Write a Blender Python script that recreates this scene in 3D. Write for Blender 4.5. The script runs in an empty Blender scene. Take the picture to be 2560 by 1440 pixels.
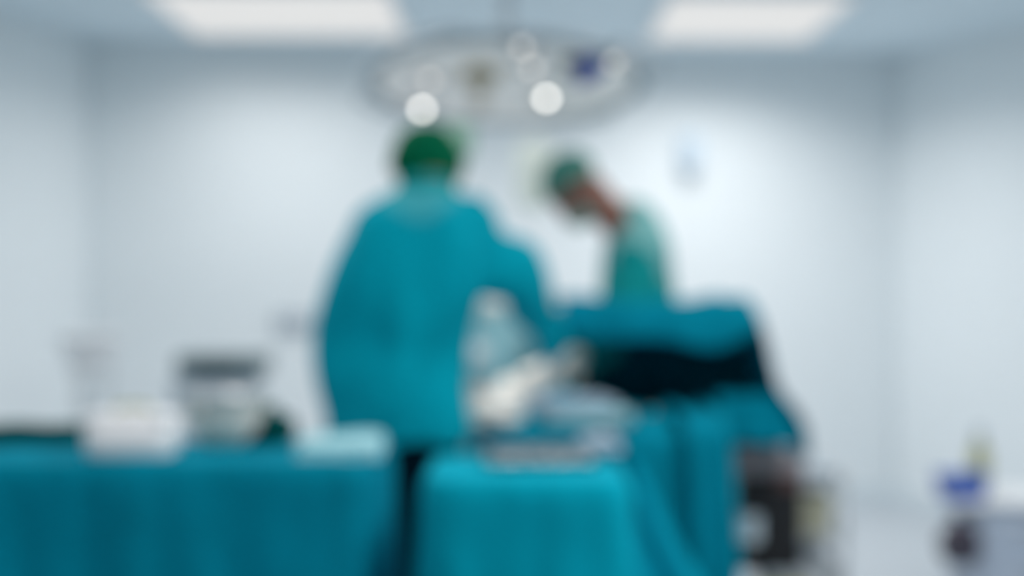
import bpy, bmesh, math, random
from mathutils import Vector, Matrix, noise

# ------------------------------------------------------------------ camera, world, exposure
scn = bpy.context.scene
F = 3555.56                       # 50 mm on a 36 mm wide sensor, in pixels of the 2560 frame
EYE = 1.26
cam_d = bpy.data.cameras.new('camera'); cam = bpy.data.objects.new('camera', cam_d)
scn.collection.objects.link(cam); scn.camera = cam
cam.location = (0, 0, EYE); cam.rotation_euler = (math.radians(90), 0, 0)
cam_d.lens = 50; cam_d.sensor_width = 36; cam_d.clip_start = .05
cam_d.dof.use_dof = True; cam_d.dof.focus_distance = 0.75; cam_d.dof.aperture_fstop = 2.45
scn.view_settings.view_transform = 'Standard'; scn.view_settings.look = 'None'
scn.view_settings.gamma = 1; scn.view_settings.use_curve_mapping = False
scn.view_settings.exposure = 0.13
w = bpy.data.worlds.new('world'); scn.world = w; w.use_nodes = True
w.node_tree.nodes['Background'].inputs[0].default_value = (.55, .65, .75, 1)
w.node_tree.nodes['Background'].inputs[1].default_value = .25
scn.cycles.use_denoising = True
scn.cycles.max_bounces = 8; scn.cycles.diffuse_bounces = 6

CEIL = 2.62
def area(name, loc, sx, sy, power, col, rot=(0, 0, 0)):
    l = bpy.data.lights.new(name, 'AREA'); l.shape = 'RECTANGLE'; l.size = sx; l.size_y = sy
    l.energy = power; l.color = col
    o = bpy.data.objects.new(name, l); scn.collection.objects.link(o)
    o.location = loc; o.rotation_euler = rot
    return o
COOL = (1, .975, .955)
# ceiling panels of the theatre: two in the picture, four more unseen overhead that carry most of the light
PANELS = [(-1.12, 6.98, 1.10, 1.15, 11.5), (1.16, 7.12, .84, 1.15, 21.5),
          (-1.17, 4.75, 1.2, 1.15, 17), (1.17, 4.75, 1.2, 1.15, 11),
          (-1.17, 2.5, 1.2, 1.15, 6), (1.17, 2.3, 1.2, 1.15, 42)]
for i, (x, y, sx, sy, p) in enumerate(PANELS):
    a_ = area('panel_light', (x, y, CEIL - .045), sx * .95, sy * .95, p, COOL)
    if i < 2: a_.data.spread = math.radians(154)      # narrow spread: brightens the far wall, unseen by the camera
# the operating lamp's own beam
sp = bpy.data.lights.new('lamp_beam', 'SPOT'); sp.energy = 60; sp.color = (1, .96, .92); sp.spot_size = math.radians(30)
sp.spot_blend = .6; sp.shadow_soft_size = .12
LAMP = Vector((-.02, 4.85, 1.965))
spo = bpy.data.objects.new('lamp_beam', sp); scn.collection.objects.link(spo)
spo.location = LAMP + Vector((0.0, -.03, -.16))
SITE = Vector((-.01, 4.4, .93))
spo.rotation_euler = (SITE - spo.location).to_track_quat('-Z', 'Y').to_euler()

# ------------------------------------------------------------------ helpers
def P(px, py, d): return Vector(((px - 1280) / F * d, d, EYE - (py - 720) / F * d))
C = scn.collection
def tag(o, label=None, cat=None, group=None, kind=None):
    if label: o['label'] = label
    if cat: o['category'] = cat
    if group: o['group'] = group
    if kind: o['kind'] = kind
    return o
def empty(name, loc=(0, 0, 0), rz=0, **k):
    o = bpy.data.objects.new(name, None); C.objects.link(o); o.location = loc; o.rotation_euler = (0, 0, rz)
    o.empty_display_size = .1
    return tag(o, **k)
def obj(name, bm, m, parent=None, loc=None, smooth=True, bevel=0, solid=0, **k):
    bmesh.ops.recalc_face_normals(bm, faces=bm.faces)
    me = bpy.data.meshes.new(name); bm.to_mesh(me); bm.free()
    o = bpy.data.objects.new(name, me); C.objects.link(o)
    if m: me.materials.append(m)
    if smooth:
        for p in me.polygons: p.use_smooth = True
    if bevel:
        b = o.modifiers.new('bevel', 'BEVEL'); b.width = bevel; b.segments = 3; b.limit_method = 'ANGLE'
        if smooth: b.harden_normals = True
    if solid:
        s = o.modifiers.new('solid', 'SOLIDIFY'); s.thickness = solid; s.offset = 0
    if parent: o.parent = parent
    if loc is not None: o.location = loc
    return tag(o, **k)
def box(bm, c, s, rot=None):
    r = bmesh.ops.create_cube(bm, size=1)
    M = Matrix.Translation(Vector(c)) @ (rot.to_4x4() if rot else Matrix.Identity(4)) @ Matrix.Diagonal((*s, 1))
    bmesh.ops.transform(bm, matrix=M, verts=r['verts']); return bm
def ell(bm, c, r, rot=None, u=32, v=20):
    q = bmesh.ops.create_uvsphere(bm, u_segments=u, v_segments=v, radius=1)
    M = Matrix.Translation(Vector(c)) @ (rot.to_4x4() if rot else Matrix.Identity(4)) @ Matrix.Diagonal((*r, 1))
    bmesh.ops.transform(bm, matrix=M, verts=q['verts']); return bm
def lathe(bm, prof, n=40, c=(0, 0, 0)):
    rings = []
    for r, z in prof:
        if r < 1e-5: rings.append([bm.verts.new((c[0], c[1], c[2] + z))])
        else: rings.append([bm.verts.new((c[0] + r * math.cos(2 * math.pi * i / n), c[1] + r * math.sin(2 * math.pi * i / n), c[2] + z)) for i in range(n)])
    for a, b in zip(rings, rings[1:]):
        for i in range(n):
            j = (i + 1) % n
            if len(a) == 1 and len(b) == 1: continue
            if len(a) == 1: bm.faces.new((a[0], b[i], b[j]))
            elif len(b) == 1: bm.faces.new((a[i], a[j], b[0]))
            else: bm.faces.new((a[i], a[j], b[j], b[i]))
    return bm
def tube(bm, pts, rad, n=14, side=Vector((1, 0, 0))):
    """tapering tube through pts; rad is a list of r or (r_side, r_other)"""
    pts = [Vector(p) for p in pts]; rings = []
    if not isinstance(rad, (list, tuple)): rad = [rad] * len(pts)
    for i, p in enumerate(pts):
        t = (pts[min(i + 1, len(pts) - 1)] - pts[max(i - 1, 0)]).normalized()
        s = side - t * side.dot(t)
        if s.length < .1: s = Vector((0, 1, 0)) - t * t.y
        if s.length < .1: s = Vector((0, 0, 1)) - t * t.z
        s.normalize(); u = t.cross(s); r = rad[i]
        a, b = (r if isinstance(r, (tuple, list)) else (r, r))
        rings.append([bm.verts.new(p + s * a * math.cos(2 * math.pi * k / n) + u * b * math.sin(2 * math.pi * k / n)) for k in range(n)])
    for a, b in zip(rings, rings[1:]):
        for i in range(n):
            j = (i + 1) % n; bm.faces.new((a[i], a[j], b[j], b[i]))
    bm.faces.new(rings[0][::-1]); bm.faces.new(rings[-1]); return bm
def spline(pts, sub=6):
    """Catmull-Rom through tuples of any length"""
    out = []; n = len(pts)
    for i in range(n - 1):
        p0, p1, p2, p3 = pts[max(i - 1, 0)], pts[i], pts[i + 1], pts[min(i + 2, n - 1)]
        for k in range(sub):
            t = k / sub
            out.append(tuple(.5 * (2 * b + (c - a) * t + (2 * a - 5 * b + 4 * c - d) * t * t + (3 * b - a - 3 * c + d) * t ** 3) for a, b, c, d in zip(p0, p1, p2, p3)))
    out.append(tuple(pts[-1])); return out
def stube(bm, pts, rads, n=18, sub=5, side=Vector((1, 0, 0))):
    rows = [tuple(p) + tuple(r if isinstance(r, (tuple, list)) else (r, r)) for p, r in zip(pts, rads)]
    s = spline(rows, sub)
    return tube(bm, [q[:3] for q in s], [(max(q[3], .002), max(q[4], .002)) for q in s], n, side)
def remesh(name, bm, m, voxel, parent=None, smooth=4, disp=None, **k):
    """unite overlapping closed shapes into one continuous skin"""
    bmesh.ops.recalc_face_normals(bm, faces=bm.faces)
    me = bpy.data.meshes.new('tmp'); bm.to_mesh(me); bm.free()
    t = bpy.data.objects.new('tmp', me); C.objects.link(t)
    r = t.modifiers.new('r', 'REMESH'); r.mode = 'VOXEL'; r.voxel_size = voxel
    s = t.modifiers.new('s', 'SMOOTH'); s.factor = .6; s.iterations = smooth
    dg = bpy.context.evaluated_depsgraph_get(); dg.update()
    me2 = bpy.data.meshes.new_from_object(t.evaluated_get(dg)); bpy.data.objects.remove(t); bpy.data.meshes.remove(me)
    me2.name = name
    if disp:
        ns = [v.normal.copy() for v in me2.vertices]
        for v, nn in zip(me2.vertices, ns): v.co = v.co + nn * disp(v.co)
    me2.materials.clear(); me2.materials.append(m)
    for p in me2.polygons: p.use_smooth = True
    o = bpy.data.objects.new(name, me2); C.objects.link(o)
    if parent: o.parent = parent
    return tag(o, **k)
def copy_tree(o, parent=None):
    c = o.copy(); C.objects.link(c); c.parent = parent
    for ch in list(o.children): copy_tree(ch, c)
    return c

# ------------------------------------------------------------------ materials
def mat(name, col, rough=.5, metal=0, var=.06, scale=8, bump=0, bscale=60, emit=None, estr=0, sheen=0, trans=0, coat=0, stretch=None, spec=None):
    if spec is None: spec = .05 if rough >= .8 else .5
    m = bpy.data.materials.new(name); m.use_nodes = True; N = m.node_tree.nodes; L = m.node_tree.links
    b = N['Principled BSDF']; b.inputs['Roughness'].default_value = rough; b.inputs['Metallic'].default_value = metal
    tc = N.new('ShaderNodeTexCoord'); mp = N.new('ShaderNodeMapping'); L.new(tc.outputs['Object'], mp.inputs[0])
    if stretch: mp.inputs['Scale'].default_value = stretch
    nz = N.new('ShaderNodeTexNoise'); nz.inputs['Scale'].default_value = scale; nz.inputs['Detail'].default_value = 3; L.new(mp.outputs[0], nz.inputs[0])
    cr = N.new('ShaderNodeValToRGB'); cr.color_ramp.elements[0].position = .3; cr.color_ramp.elements[1].position = .7
    cr.color_ramp.elements[0].color = (*[c * (1 - var) for c in col], 1); cr.color_ramp.elements[1].color = (*[min(c * (1 + var), 1) for c in col], 1)
    L.new(nz.outputs[0], cr.inputs[0]); L.new(cr.outputs[0], b.inputs['Base Color'])
    if bump:
        n2 = N.new('ShaderNodeTexNoise'); n2.inputs['Scale'].default_value = bscale; L.new(mp.outputs[0], n2.inputs[0])
        bp = N.new('ShaderNodeBump'); bp.inputs['Strength'].default_value = bump; bp.inputs['Distance'].default_value = .004
        L.new(n2.outputs[0], bp.inputs['Height']); L.new(bp.outputs[0], b.inputs['Normal'])
    if emit: b.inputs['Emission Color'].default_value = (*emit, 1); b.inputs['Emission Strength'].default_value = estr
    if sheen: b.inputs['Sheen Weight'].default_value = sheen
    if trans: b.inputs['Transmission Weight'].default_value = trans
    b.inputs['Specular IOR Level'].default_value = spec
    if coat: b.inputs['Coat Weight'].default_value = coat
    return m
M = dict(
    wall=mat('painted_wall', (.79, .84, .865), .6, var=.012, scale=1.5),
    ceiling=mat('ceiling_board', (.74, .84, .90), .8, var=.02, scale=2),
    floor=mat('vinyl_floor', (.48, .52, .56), .4, var=.05, scale=14),
    trim=mat('coved_trim', (.70, .77, .81), .5, var=.02),
    teal=mat('teal_drape', (.0, .245, .352), .85, var=.10, scale=5, bump=.3, bscale=220),
    gown=mat('teal_gown', (.0, .345, .45), .85, var=.08, scale=6, bump=.3, bscale=200),
    gown2=mat('light_teal_gown', (.008, .31, .305), .85, var=.07, scale=6, bump=.3, bscale=200),
    canopy_shade=mat('canopy_shade_cloth', (.0, .065, .095), .9, var=.2, scale=6, bump=.3),
    dgreen=mat('dark_green_cloth', (.0, .075, .075), .9, var=.2, scale=12, bump=.4),
    pale=mat('pale_blue_towel', (.38, .68, .74), .9, var=.06, scale=30, bump=.5, bscale=300),
    greyblue=mat('grey_blue_towel', (.40, .52, .62), .9, var=.1, scale=30, bump=.5, bscale=300),
    cap=mat('green_cap', (.0, .115, .052), .8, var=.12, scale=14, bump=.3),
    cap2=mat('sage_cap', (.075, .24, .20), .8, var=.1, scale=14, bump=.3),
    skin=mat('skin', (.24, .10, .07), .5, var=.06, scale=10),
    skin2=mat('skin_pale', (.62, .40, .30), .5, var=.06, scale=10),
    hair=mat('dark_hair', (.02, .014, .01), .6, var=.3, scale=80),
    mask=mat('surgical_mask', (.38, .48, .42), .8, var=.03, scale=20),
    glove=mat('latex_glove', (.72, .70, .66), .4, var=.03, scale=20),
    glove2=mat('beige_glove', (.88, .82, .76), .4, var=.03, scale=20),
    gauze=mat('white_gauze', (.76, .745, .71), .9, var=.04, scale=40, bump=.6, bscale=120),
    pants=mat('dark_trousers', (.0, .012, .022), .85, var=.1),
    shoe=mat('clog_rubber', (.03, .05, .07), .6, var=.05),
    white=mat('white_plastic', (.95, .95, .96), .35, var=.02),
    lilac=mat('pale_lilac_plastic', (.74, .75, .80), .4, var=.02),
    steel=mat('brushed_steel', (.62, .63, .64), .3, metal=1, var=.06, scale=60, stretch=(1, 1, 12)),
    bowl_enamel=mat('beige_enamel', (.98, .82, .74), .6, metal=0, var=.08, scale=30),  # even beige for the bowl, non-metal
    grey=mat('grey_enamel', (.36, .43, .49), .45, var=.03),
    lampgrey=mat('lamp_enamel', (.40, .46, .50), .4, var=.03),
    lampglass=mat('lamp_face', (.74, .72, .71), .5, var=.04, emit=(1, .96, .93), estr=.17),
    dgrey=mat('dark_screen', (.03, .065, .075), .3, var=.1),
    lamplit_teal=mat('lamplit_teal_cloth', (.42, .72, .78), .85, var=.07, scale=6, bump=.3, bscale=200),
    sand=mat('sand_yellow_plastic', (.46, .46, .34), .5, var=.05),
    gownpale=mat('pale_teal_cloth', (.06, .40, .46), .85, var=.06, scale=6, bump=.3, bscale=200),
    gownpale2=mat('pale_green_cloth', (.13, .34, .35), .85, var=.06, scale=6, bump=.3, bscale=200),
    handle=mat('tan_handle', (.70, .63, .55), .5, var=.05),
    teal2=mat('lighter_teal_drape', (.0, .33, .445), .85, var=.08, scale=5, bump=.3, bscale=220),
    midgrey=mat('mid_grey_enamel', (.50, .54, .57), .45, var=.03),
    slate=mat('slate_panel', (.13, .19, .21), .4, var=.1),
    paleice=mat('pale_ice_plastic', (.55, .66, .76), .45, var=.02),
    black=mat('black_plastic', (.006, .007, .010), .5, var=.2),
    rust=mat('brown_panel', (.12, .06, .055), .5, var=.1),
    taupe=mat('taupe_panel', (.30, .28, .30), .5, var=.1),
    blue=mat('blue_plastic', (.03, .11, .48), .4, var=.05),
    lampblue=mat('blue_handle', (.0, .045, .34), .4, var=.05),
    ice=mat('ice_blue_panel', (.54, .62, .74), .45, var=.03),
    plum=mat('plum_bottle', (.02, .003, .025), .4, var=.1),
    yellow=mat('yellow_plastic', (.42, .42, .19), .5, var=.05),
    amber=mat('amber_ring', (.42, .32, .15), .4, var=.1),
    fluid=mat('pale_yellow_fluid', (.84, .88, .80), .35, var=.03),
    fluidg=mat('pale_green_fluid', (.33, .55, .42), .35, var=.03),
    glass=mat('clear_canister', (.80, .92, 1.0), .12, var=.02, coat=1),
    diffuser=mat('lit_diffuser', (.1, .1, .1), .6, var=.01, emit=(1, .995, .98), estr=.62),
    bulb=mat('lit_bulb', (.9, .9, .9), .3, var=.01, emit=(1, .95, .88), estr=6.5),
    bulbdim=mat('dim_bulb', (.7, .7, .7), .2, var=.01, emit=(1, .92, .84), estr=1.3),
    rubber=mat('castor_rubber', (.05, .05, .055), .7, var=.1),
)

# ------------------------------------------------------------------ the room
LC, RC = (-2.315, 7.8), (2.24, 8.34)       # far corners
LN, RN = (-2.9, 5.5), (3.35, 5.55)         # where the angled walls meet the long side walls
def wall(name, a, b, n_out, z0=0, z1=CEIL, t=.12, m=None, kind='structure'):
    bm = bmesh.new(); a = Vector(a); b = Vector(b); n = Vector(n_out) * t
    v = [bm.verts.new((p.x, p.y, z)) for z in (z0, z1) for p in (a, b, b + n, a + n)]
    for f in ((0, 1, 2, 3), (4, 5, 6, 7), (0, 1, 5, 4), (1, 2, 6, 5), (2, 3, 7, 6), (3, 0, 4, 7)): bm.faces.new([v[i] for i in f])
    return obj(name, bm, m or M['wall'], smooth=False, kind=kind)
def outn(a, b):
    d = (Vector(b) - Vector(a)).normalized(); n = Vector((-d.y, d.x)); mid = (Vector(a) + Vector(b)) / 2
    return n if n.dot(mid - Vector((0, 3))) > 0 else -n
LB, RB = (-2.9, -2.2), (3.35, -2.2)
for nm, a, b in (('wall_back', LC, RC), ('wall_left', LC, LN), ('wall_right', RC, RN), ('wall_left', LN, LB), ('wall_right', RN, RB), ('wall_front', LB, RB)):
    wall(nm, a, b, outn(a, b))
    side = nm.split('_')[1]
    wall('baseboard_' + side, a, b, outn(a, b) * -1, 0, .10, .012, M['trim'])
for nm, z0, z1, m in (('floor', -.1, 0, 'floor'), ('ceiling', CEIL, CEIL + .1, 'ceiling')):
    bm = bmesh.new(); box(bm, (.2, 3.1, (z0 + z1) / 2), (6.9, 11, z1 - z0)); obj(nm, bm, M[m], smooth=False, kind='structure')
# vertical joint strips of the wall cladding at the two far corners
for nm, c in (('trim_1', LC), ('trim_2', RC)):
    bm = bmesh.new(); tube(bm, [(c[0] * .999, c[1] - .006, .1), (c[0] * .999, c[1] - .006, CEIL)], .006, 10); obj(nm, bm, M['trim'], kind='structure')

# ------------------------------------------------------------------ ceiling lights
LBL = ['large square ceiling light at upper left above the far wall, glowing white', 'ceiling light at upper right near the far wall, smaller of the two glowing panels',
       'unseen square ceiling light overhead on the left, above the surgeon', 'unseen square ceiling light overhead on the right, above the draped table',
       'unseen square ceiling light over the camera side, left', 'unseen square ceiling light over the camera side, right']
for (x, y, sx, sy, p), lb in zip(PANELS, LBL):
    t = empty('ceiling_light', (x, y, CEIL - .001), label=lb, cat='ceiling light', group='ceiling light panels')
    bm = bmesh.new(); r = .025
    for cx, cy, a, b in ((0, sy / 2 + r / 2, sx + 2 * r, r), (0, -sy / 2 - r / 2, sx + 2 * r, r), (sx / 2 + r / 2, 0, r, sy), (-sx / 2 - r / 2, 0, r, sy)):
        box(bm, (cx, cy, -.012), (a, b, .024))
    obj('frame', bm, M['white'], t, smooth=False, bevel=.004)
    bm = bmesh.new(); box(bm, (0, 0, -.011), (sx, sy, .012)); obj('diffuser', bm, M['diffuser'], t, smooth=False)

# ------------------------------------------------------------------ operating lamp
TILT = math.radians(10)
lamp = empty('operating_lamp', LAMP, label='wide grey round operating lamp hanging from the ceiling above the patient, with glowing bulbs', cat='operating lamp')
LR = Matrix.Rotation(-TILT, 4, 'X')       # near edge up, face turned a little to the camera
R0 = .485
def lp(o): o.matrix_local = LR; return o
bm = bmesh.new(); lathe(bm, [(0, .11), (.07, .11), (.09, .07), (.22, .062), (.36, .045), (.45, .02), (R0, .0), (R0 - .004, -.018), (.44, -.02), (.43, .0), (0, .02)], 64)
lp(obj('lamp_housing', bm, M['lampgrey'], lamp))
bm = bmesh.new(); lathe(bm, [(.468, -.012), (.30, -.022), (.08, -.02), (0, -.02), (0, -.008), (.3, 0), (.468, .002)], 64)
lp(obj('lamp_face', bm, M['lampglass'], lamp))
for k in range(4):
    a = math.pi / 4 + k * math.pi / 2
    bm = bmesh.new(); tube(bm, spline([(R0 * math.cos(a) * .95, R0 * math.sin(a) * .95, .0), (1.12 * R0 * math.cos(a), 1.12 * R0 * math.sin(a), -.01),
                                       (1.14 * R0 * math.cos(a + .45), 1.14 * R0 * math.sin(a + .45), -.01), (R0 * math.cos(a + .55) * .96, R0 * math.sin(a + .55) * .96, 0)], 6), .009, 10)
    lp(obj('grab_rail', bm, M['lampgrey'], lamp))
nrm = (LR.to_3x3() @ Vector((0, 0, -1)))
def onface(px, py, off=.02):
    d = (P(px, py, 1) - Vector((0, 0, EYE))); o = Vector((0, 0, EYE)); c = LAMP + nrm * off
    t = (c - o).dot(nrm) / d.dot(nrm); return LR.inverted() @ (o + d * t - LAMP)
HC = onface(1200, 180)
bm = bmesh.new(); lathe(bm, [(0, -.02), (.055, -.02), (.05, -.05), (.028, -.06), (.026, -.12), (.032, -.135), (.022, -.15), (0, -.153)], 28, (HC.x, HC.y, 0))
lp(obj('centre_handle', bm, M['handle'], lamp))
bm = bmesh.new(); lathe(bm, [(0, -.012), (.064, -.018), (.060, -.05), (.05, -.05), (0, -.05)], 28, (HC.x, HC.y, 0))
lp(obj('handle_collar', bm, M['amber'], lamp, label='amber collar around the centre handle'))
for px, py, lit in ((1055, 268, 1), (1366, 240, 1), (1305, 112, 0), (1330, 165, 0), (1075, 195, 0), (1540, 150, 0)):
    q = onface(px, py)
    if math.hypot(q.x, q.y) > .44: q *= .44 / math.hypot(q.x, q.y)
    bm = bmesh.new(); lathe(bm, [(0, .0), (.045, -.004), (.06, -.018), (.052, -.02), (.035, -.008), (0, -.006)], 28, (q.x, q.y, -.014))
    rf = lp(obj('reflector', bm, M['steel'], lamp))
    bm = bmesh.new(); ell(bm, (q.x, q.y, -.028), (.0135, .0135, .0135), u=16, v=10)
    b = obj('bulb', bm, M['bulb' if lit else 'bulbdim'], rf)
bq = onface(1470, 155)
bm = bmesh.new(); tube(bm, spline([(bq.x, bq.y, -.01), (bq.x, bq.y, -.05), (bq.x + .01, bq.y, -.075)], 4), [.046] * 9, 14)
lp(obj('focus_knob', bm, M['lampblue'], lamp, label='blue focus knob'))
bm = bmesh.new(); box(bm, (bq.x - .05, bq.y, -.03), (.06, .07, .045))
lp(obj('knob_bracket', bm, M['dgrey'], lamp, smooth=False, bevel=.006))
bm = bmesh.new(); stube(bm, [(0, 0, .11), (0, .10, .22), (0, .35, .33), (0, .42, .45), (0, .42, .635)], [.028, .026, .026, .03, .03], 14)
obj('suspension_arm', bm, M['lampgrey'], lamp)
bm = bmesh.new(); lathe(bm, [(0, .635), (.13, .635), (.13, .61), (.10, .585), (.04, .57), (0, .57)], 32, (0, .42, 0)); obj('ceiling_plate', bm, M['lampgrey'], lamp)

# ------------------------------------------------------------------ heads, hands, people
def head_shapes(bm, o, R, k=1.0, nose=True):
    """skull facing local +X, up +Z, origin at ear height"""
    def e(c, r, rot=None): ell(bm, Vector(o) + R @ (Vector(c) * k), [q * k for q in r], R @ rot if rot else R, 24, 16)
    e((-.005, 0, .03), (.098, .077, .092)); e((.03, 0, -.055), (.058, .050, .062)); e((.055, 0, -.085), (.03, .028, .025))
    e((.06, 0, .0), (.038, .058, .05)); e((.078, 0, .032), (.02, .05, .016))
    e((.102, 0, -.022), (.020, .014, .016)); e((.092, 0, -.002), (.012, .010, .030), Matrix.Rotation(-.35, 3, 'Y'))
    e((.078, 0, -.060), (.016, .027, .009)); e((.077, 0, -.072), (.014, .022, .008))
    for s in (1, -1):
        e((-.008, s * .078, -.012), (.017, .008, .032), Matrix.Rotation(s * .3, 3, 'Z'))
        e((.048, s * .038, -.025), (.030, .022, .024))
def eyes(o, R, par):
    for s in (1, -1):
        bm = bmesh.new(); ell(bm, Vector(o) + R @ Vector((.079, s * .031, .008)), (.012, .012, .012), R, 16, 12); e = obj('eye', bm, M['white'], par)
        bm = bmesh.new(); ell(bm, Vector(o) + R @ Vector((.0885, s * .031, .008)), (.004, .006, .006), R, 12, 8); obj('iris', bm, M['hair'], e)
def cut_shell(name, o, R, c, r, m, par, keep, thick=.003, rip=0, **k):
    """shell of an ellipsoid kept where keep(local point) is true"""
    bm = bmesh.new(); ell(bm, c, r, None, 48, 32)
    bmesh.ops.delete(bm, geom=[f for f in bm.faces if not keep(f.calc_center_median())], context='FACES')
    for v in bm.verts:
        if rip: v.co += v.normal * rip * noise.noise(v.co * 40)
        v.co = Vector(o) + R @ v.co
    return obj(name, bm, m, par, solid=thick, **k)
def hand(name, wrist, dirv, palm_n, m, par, side=1, curl=.6, k=1.0, smooth=3):
    """gloved hand: palm, four unequal curled fingers, thumb from the palm's side"""
    x = Vector(dirv).normalized(); z = Vector(palm_n); z = (z - x * z.dot(x)).normalized(); y = z.cross(x) * side
    Mx = Matrix((x, y, z)).transposed()          # local x along the fingers, z out of the palm
    W = Vector(wrist)
    T = lambda p: W + Mx @ (Vector(p) * k)
    bm = bmesh.new()
    rr = [(.027, .020), (.031, .019), (.038, .017), (.041, .015), (.038, .012)]
    tube(bm, [T((-.03, 0, 0)), T((.0, 0, 0)), T((.04, 0, 0)), T((.075, 0, 0)), T((.095, 0, -.002))], [(a * k, b * k) for a, b in rr], 20, side=y)
    for yy, ln, sp in ((.029, .072, .12), (.010, .080, .03), (-.010, .075, -.05), (-.028, .060, -.14)):
        p = Vector((.080, yy, 0)); ang = .15; pts = [p.copy()]
        for seg, f in ((ln * .45, 1), (ln * .32, 1), (ln * .25, .8)):
            ang += curl * f * .75
            p = p + Vector((math.cos(ang) * seg, sp * seg, math.sin(ang) * seg)); pts.append(p.copy())
        tube(bm, [T(q) for q in pts], [.0098 * k, .0092 * k, .0083 * k, .0068 * k], 12, side=y)
        ell(bm, T(pts[-1]), [.0068 * k] * 3, None, 10, 8)
    tp = [(.018, .026, .006), (.042, .048, .016), (.066, .056, .030), (.086, .052, .040)]
    tube(bm, [T(q) for q in tp], [.0150 * k, .0125 * k, .0105 * k, .0080 * k], 12, side=z); ell(bm, T(tp[-1]), [.008 * k] * 3, None, 10, 8)
    return remesh(name, bm, m, .0032, par, smooth)
def leg(bm, hip, knee, ankle, r=(.085, .058, .04)):
    stube(bm, [hip, (Vector(hip) + Vector(knee)) / 2, knee, (Vector(knee) * .6 + Vector(ankle) * .4), ankle], [r[0], r[0] * .9, r[1], r[1] * 1.05, r[2]], 16)
def shoe(par, ank, yaw):
    bm = bmesh.new(); R = Matrix.Rotation(yaw, 3, 'Z'); a = Vector((ank[0], ank[1], 0))
    ell(bm, a + R @ Vector((.06, 0, .045)), (.15, .048, .045), R); ell(bm, a + R @ Vector((-.02, 0, .07)), (.06, .042, .06), R); box(bm, a + R @ Vector((.05, 0, .012)), (.24, .08, .022), R)
    o = remesh('shoe', bm, M['shoe'], .007, par, 3); return o
def folds(seed, amp, fx=9, fz=2.2):
    def f(p):
        n1 = noise.noise(Vector((p.x * fx + seed, p.y * fx, p.z * fz)))
        n2 = noise.noise(Vector((p.x * fx * 2.3 + seed * 3, p.y * fx * 2.3, p.z * fz * 2 + 4)))
        return amp * (n1 + .45 * n2)
    return f

# --- surgeon seen from behind
A = empty('person', (-.33, 4.0, 0), label='person in a teal gown and dark green cap, seen from behind, reaching right', cat='person')
A0 = Vector(A.location); inv = lambda v: Vector(v) - A0
def Q(px, py, d): return inv(P(px, py, d))
headA = Q(1066, 430, 4.05); RA = (Matrix.Rotation(math.radians(52), 3, 'Z') @ Matrix.Rotation(math.radians(32), 3, 'Y'))
torso = [(1070, 448, 4.0, .055, .055), (1068, 478, 3.99, .085, .07), (1064, 510, 3.98, .135, .085), (1055, 560, 3.97, .19, .10), (1040, 640, 3.97, .195, .12), (1018, 740, 3.98, .185, .125), (995, 860, 4.0, .165, .12), (985, 980, 4.0, .175, .13), (980, 1080, 4.0, .18, .135)]
bm = bmesh.new(); head_shapes(bm, headA, RA, .96)
stube(bm, [headA + RA @ Vector((-.03, 0, -.02)), Q(1082, 470, 4.0), Q(1068, 510, 3.99)], [.055, .056, .07], 18)
stube(bm, [Q(x, y, d) for x, y, d, a, b in torso], [(a * .76, b * .8) for x, y, d, a, b in torso], 24)
shR, elR, wrR = Q(1165, 562, 4.0), Q(1310, 700, 4.12), Q(1372, 872, 4.38)
shL, elL, wrL = Q(928, 605, 4.0), Q(868, 800, 4.10), Q(1138, 800, 4.42)
for s, e, q in ((shR, elR, wrR), (shL, elL, wrL)):
    stube(bm, [s, (s + e) / 2, e, (e + q) / 2, q], [.055, .048, .042, .038, .027], 16)
hipL, hipR = inv((-.40, 4.0, .86)), inv((-.25, 4.0, .86))
anL, anR = inv((-.375, 4.0, .09)), inv((-.22, 4.03, .09))
leg(bm, hipL, inv((-.385, 4.02, .48)), anL); leg(bm, hipR, inv((-.24, 4.04, .48)), anR)
remesh('body', bm, M['skin'], .009, A, 4, label='brown skin of neck and face')
eyes(headA, RA, A)
shoe(A, anL, math.pi / 2 - .1); shoe(A, anR, math.pi / 2 - .2)
bm = bmesh.new()
for h, kx, a in ((hipL, (-.385, 4.02, .48), anL), (hipR, (-.24, 4.04, .48), anR)): leg(bm, h, inv(kx), a + Vector((0, 0, .02)), (.118, .098, .085))
remesh('trousers', bm, M['pants'], .011, A, 3, folds(3, .006))
bm = bmesh.new()
gt = [(1069, 468, 4.0, .072, .068), (1066, 490, 3.99, .095, .085), (1062, 515, 3.98, .130, .10), (1055, 560, 3.97, .190, .125), (1036, 640, 3.97, .212, .145), (1008, 740, 3.98, .216, .15),
      (988, 860, 4.0, .205, .15), (978, 970, 4.0, .200, .175), (980, 1060, 4.0, .210, .165), (984, 1112, 4.0, .220, .150)]
stube(bm, [Q(x, y, d) for x, y, d, a, b in gt], [(a, b) for x, y, d, a, b in gt], 32)
def sleeve(s, e, q, r):
    stube(bm, [s, s * .5 + e * .5, e, e * .5 + q * .5, q], r, 20)
ell(bm, shR + Vector((.0, 0, .0)), (.098, .095, .095)); ell(bm, (Q(1085, 505, 3.99) + shR) / 2, (.075, .085, .075)); ell(bm, shL + Vector((.01, 0, -.005)), (.085, .09, .085))
sleeve(shR + Vector((-.04, 0, -.01)), elR, wrR, [.098, .087, .078, .068, .045])
stube(bm, [Q(1120, 640, 4.0), Q(1230, 680, 4.06), elR], [.09, .085, .06], 20)
stube(bm, [Q(1075, 505, 3.99), Q(1130, 535, 3.99), shR], [.06, .075, .085], 20)
sleeve(shL + Vector((.035, 0, -.01)), elL, wrL, [.078, .082, .078, .066, .045])
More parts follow.
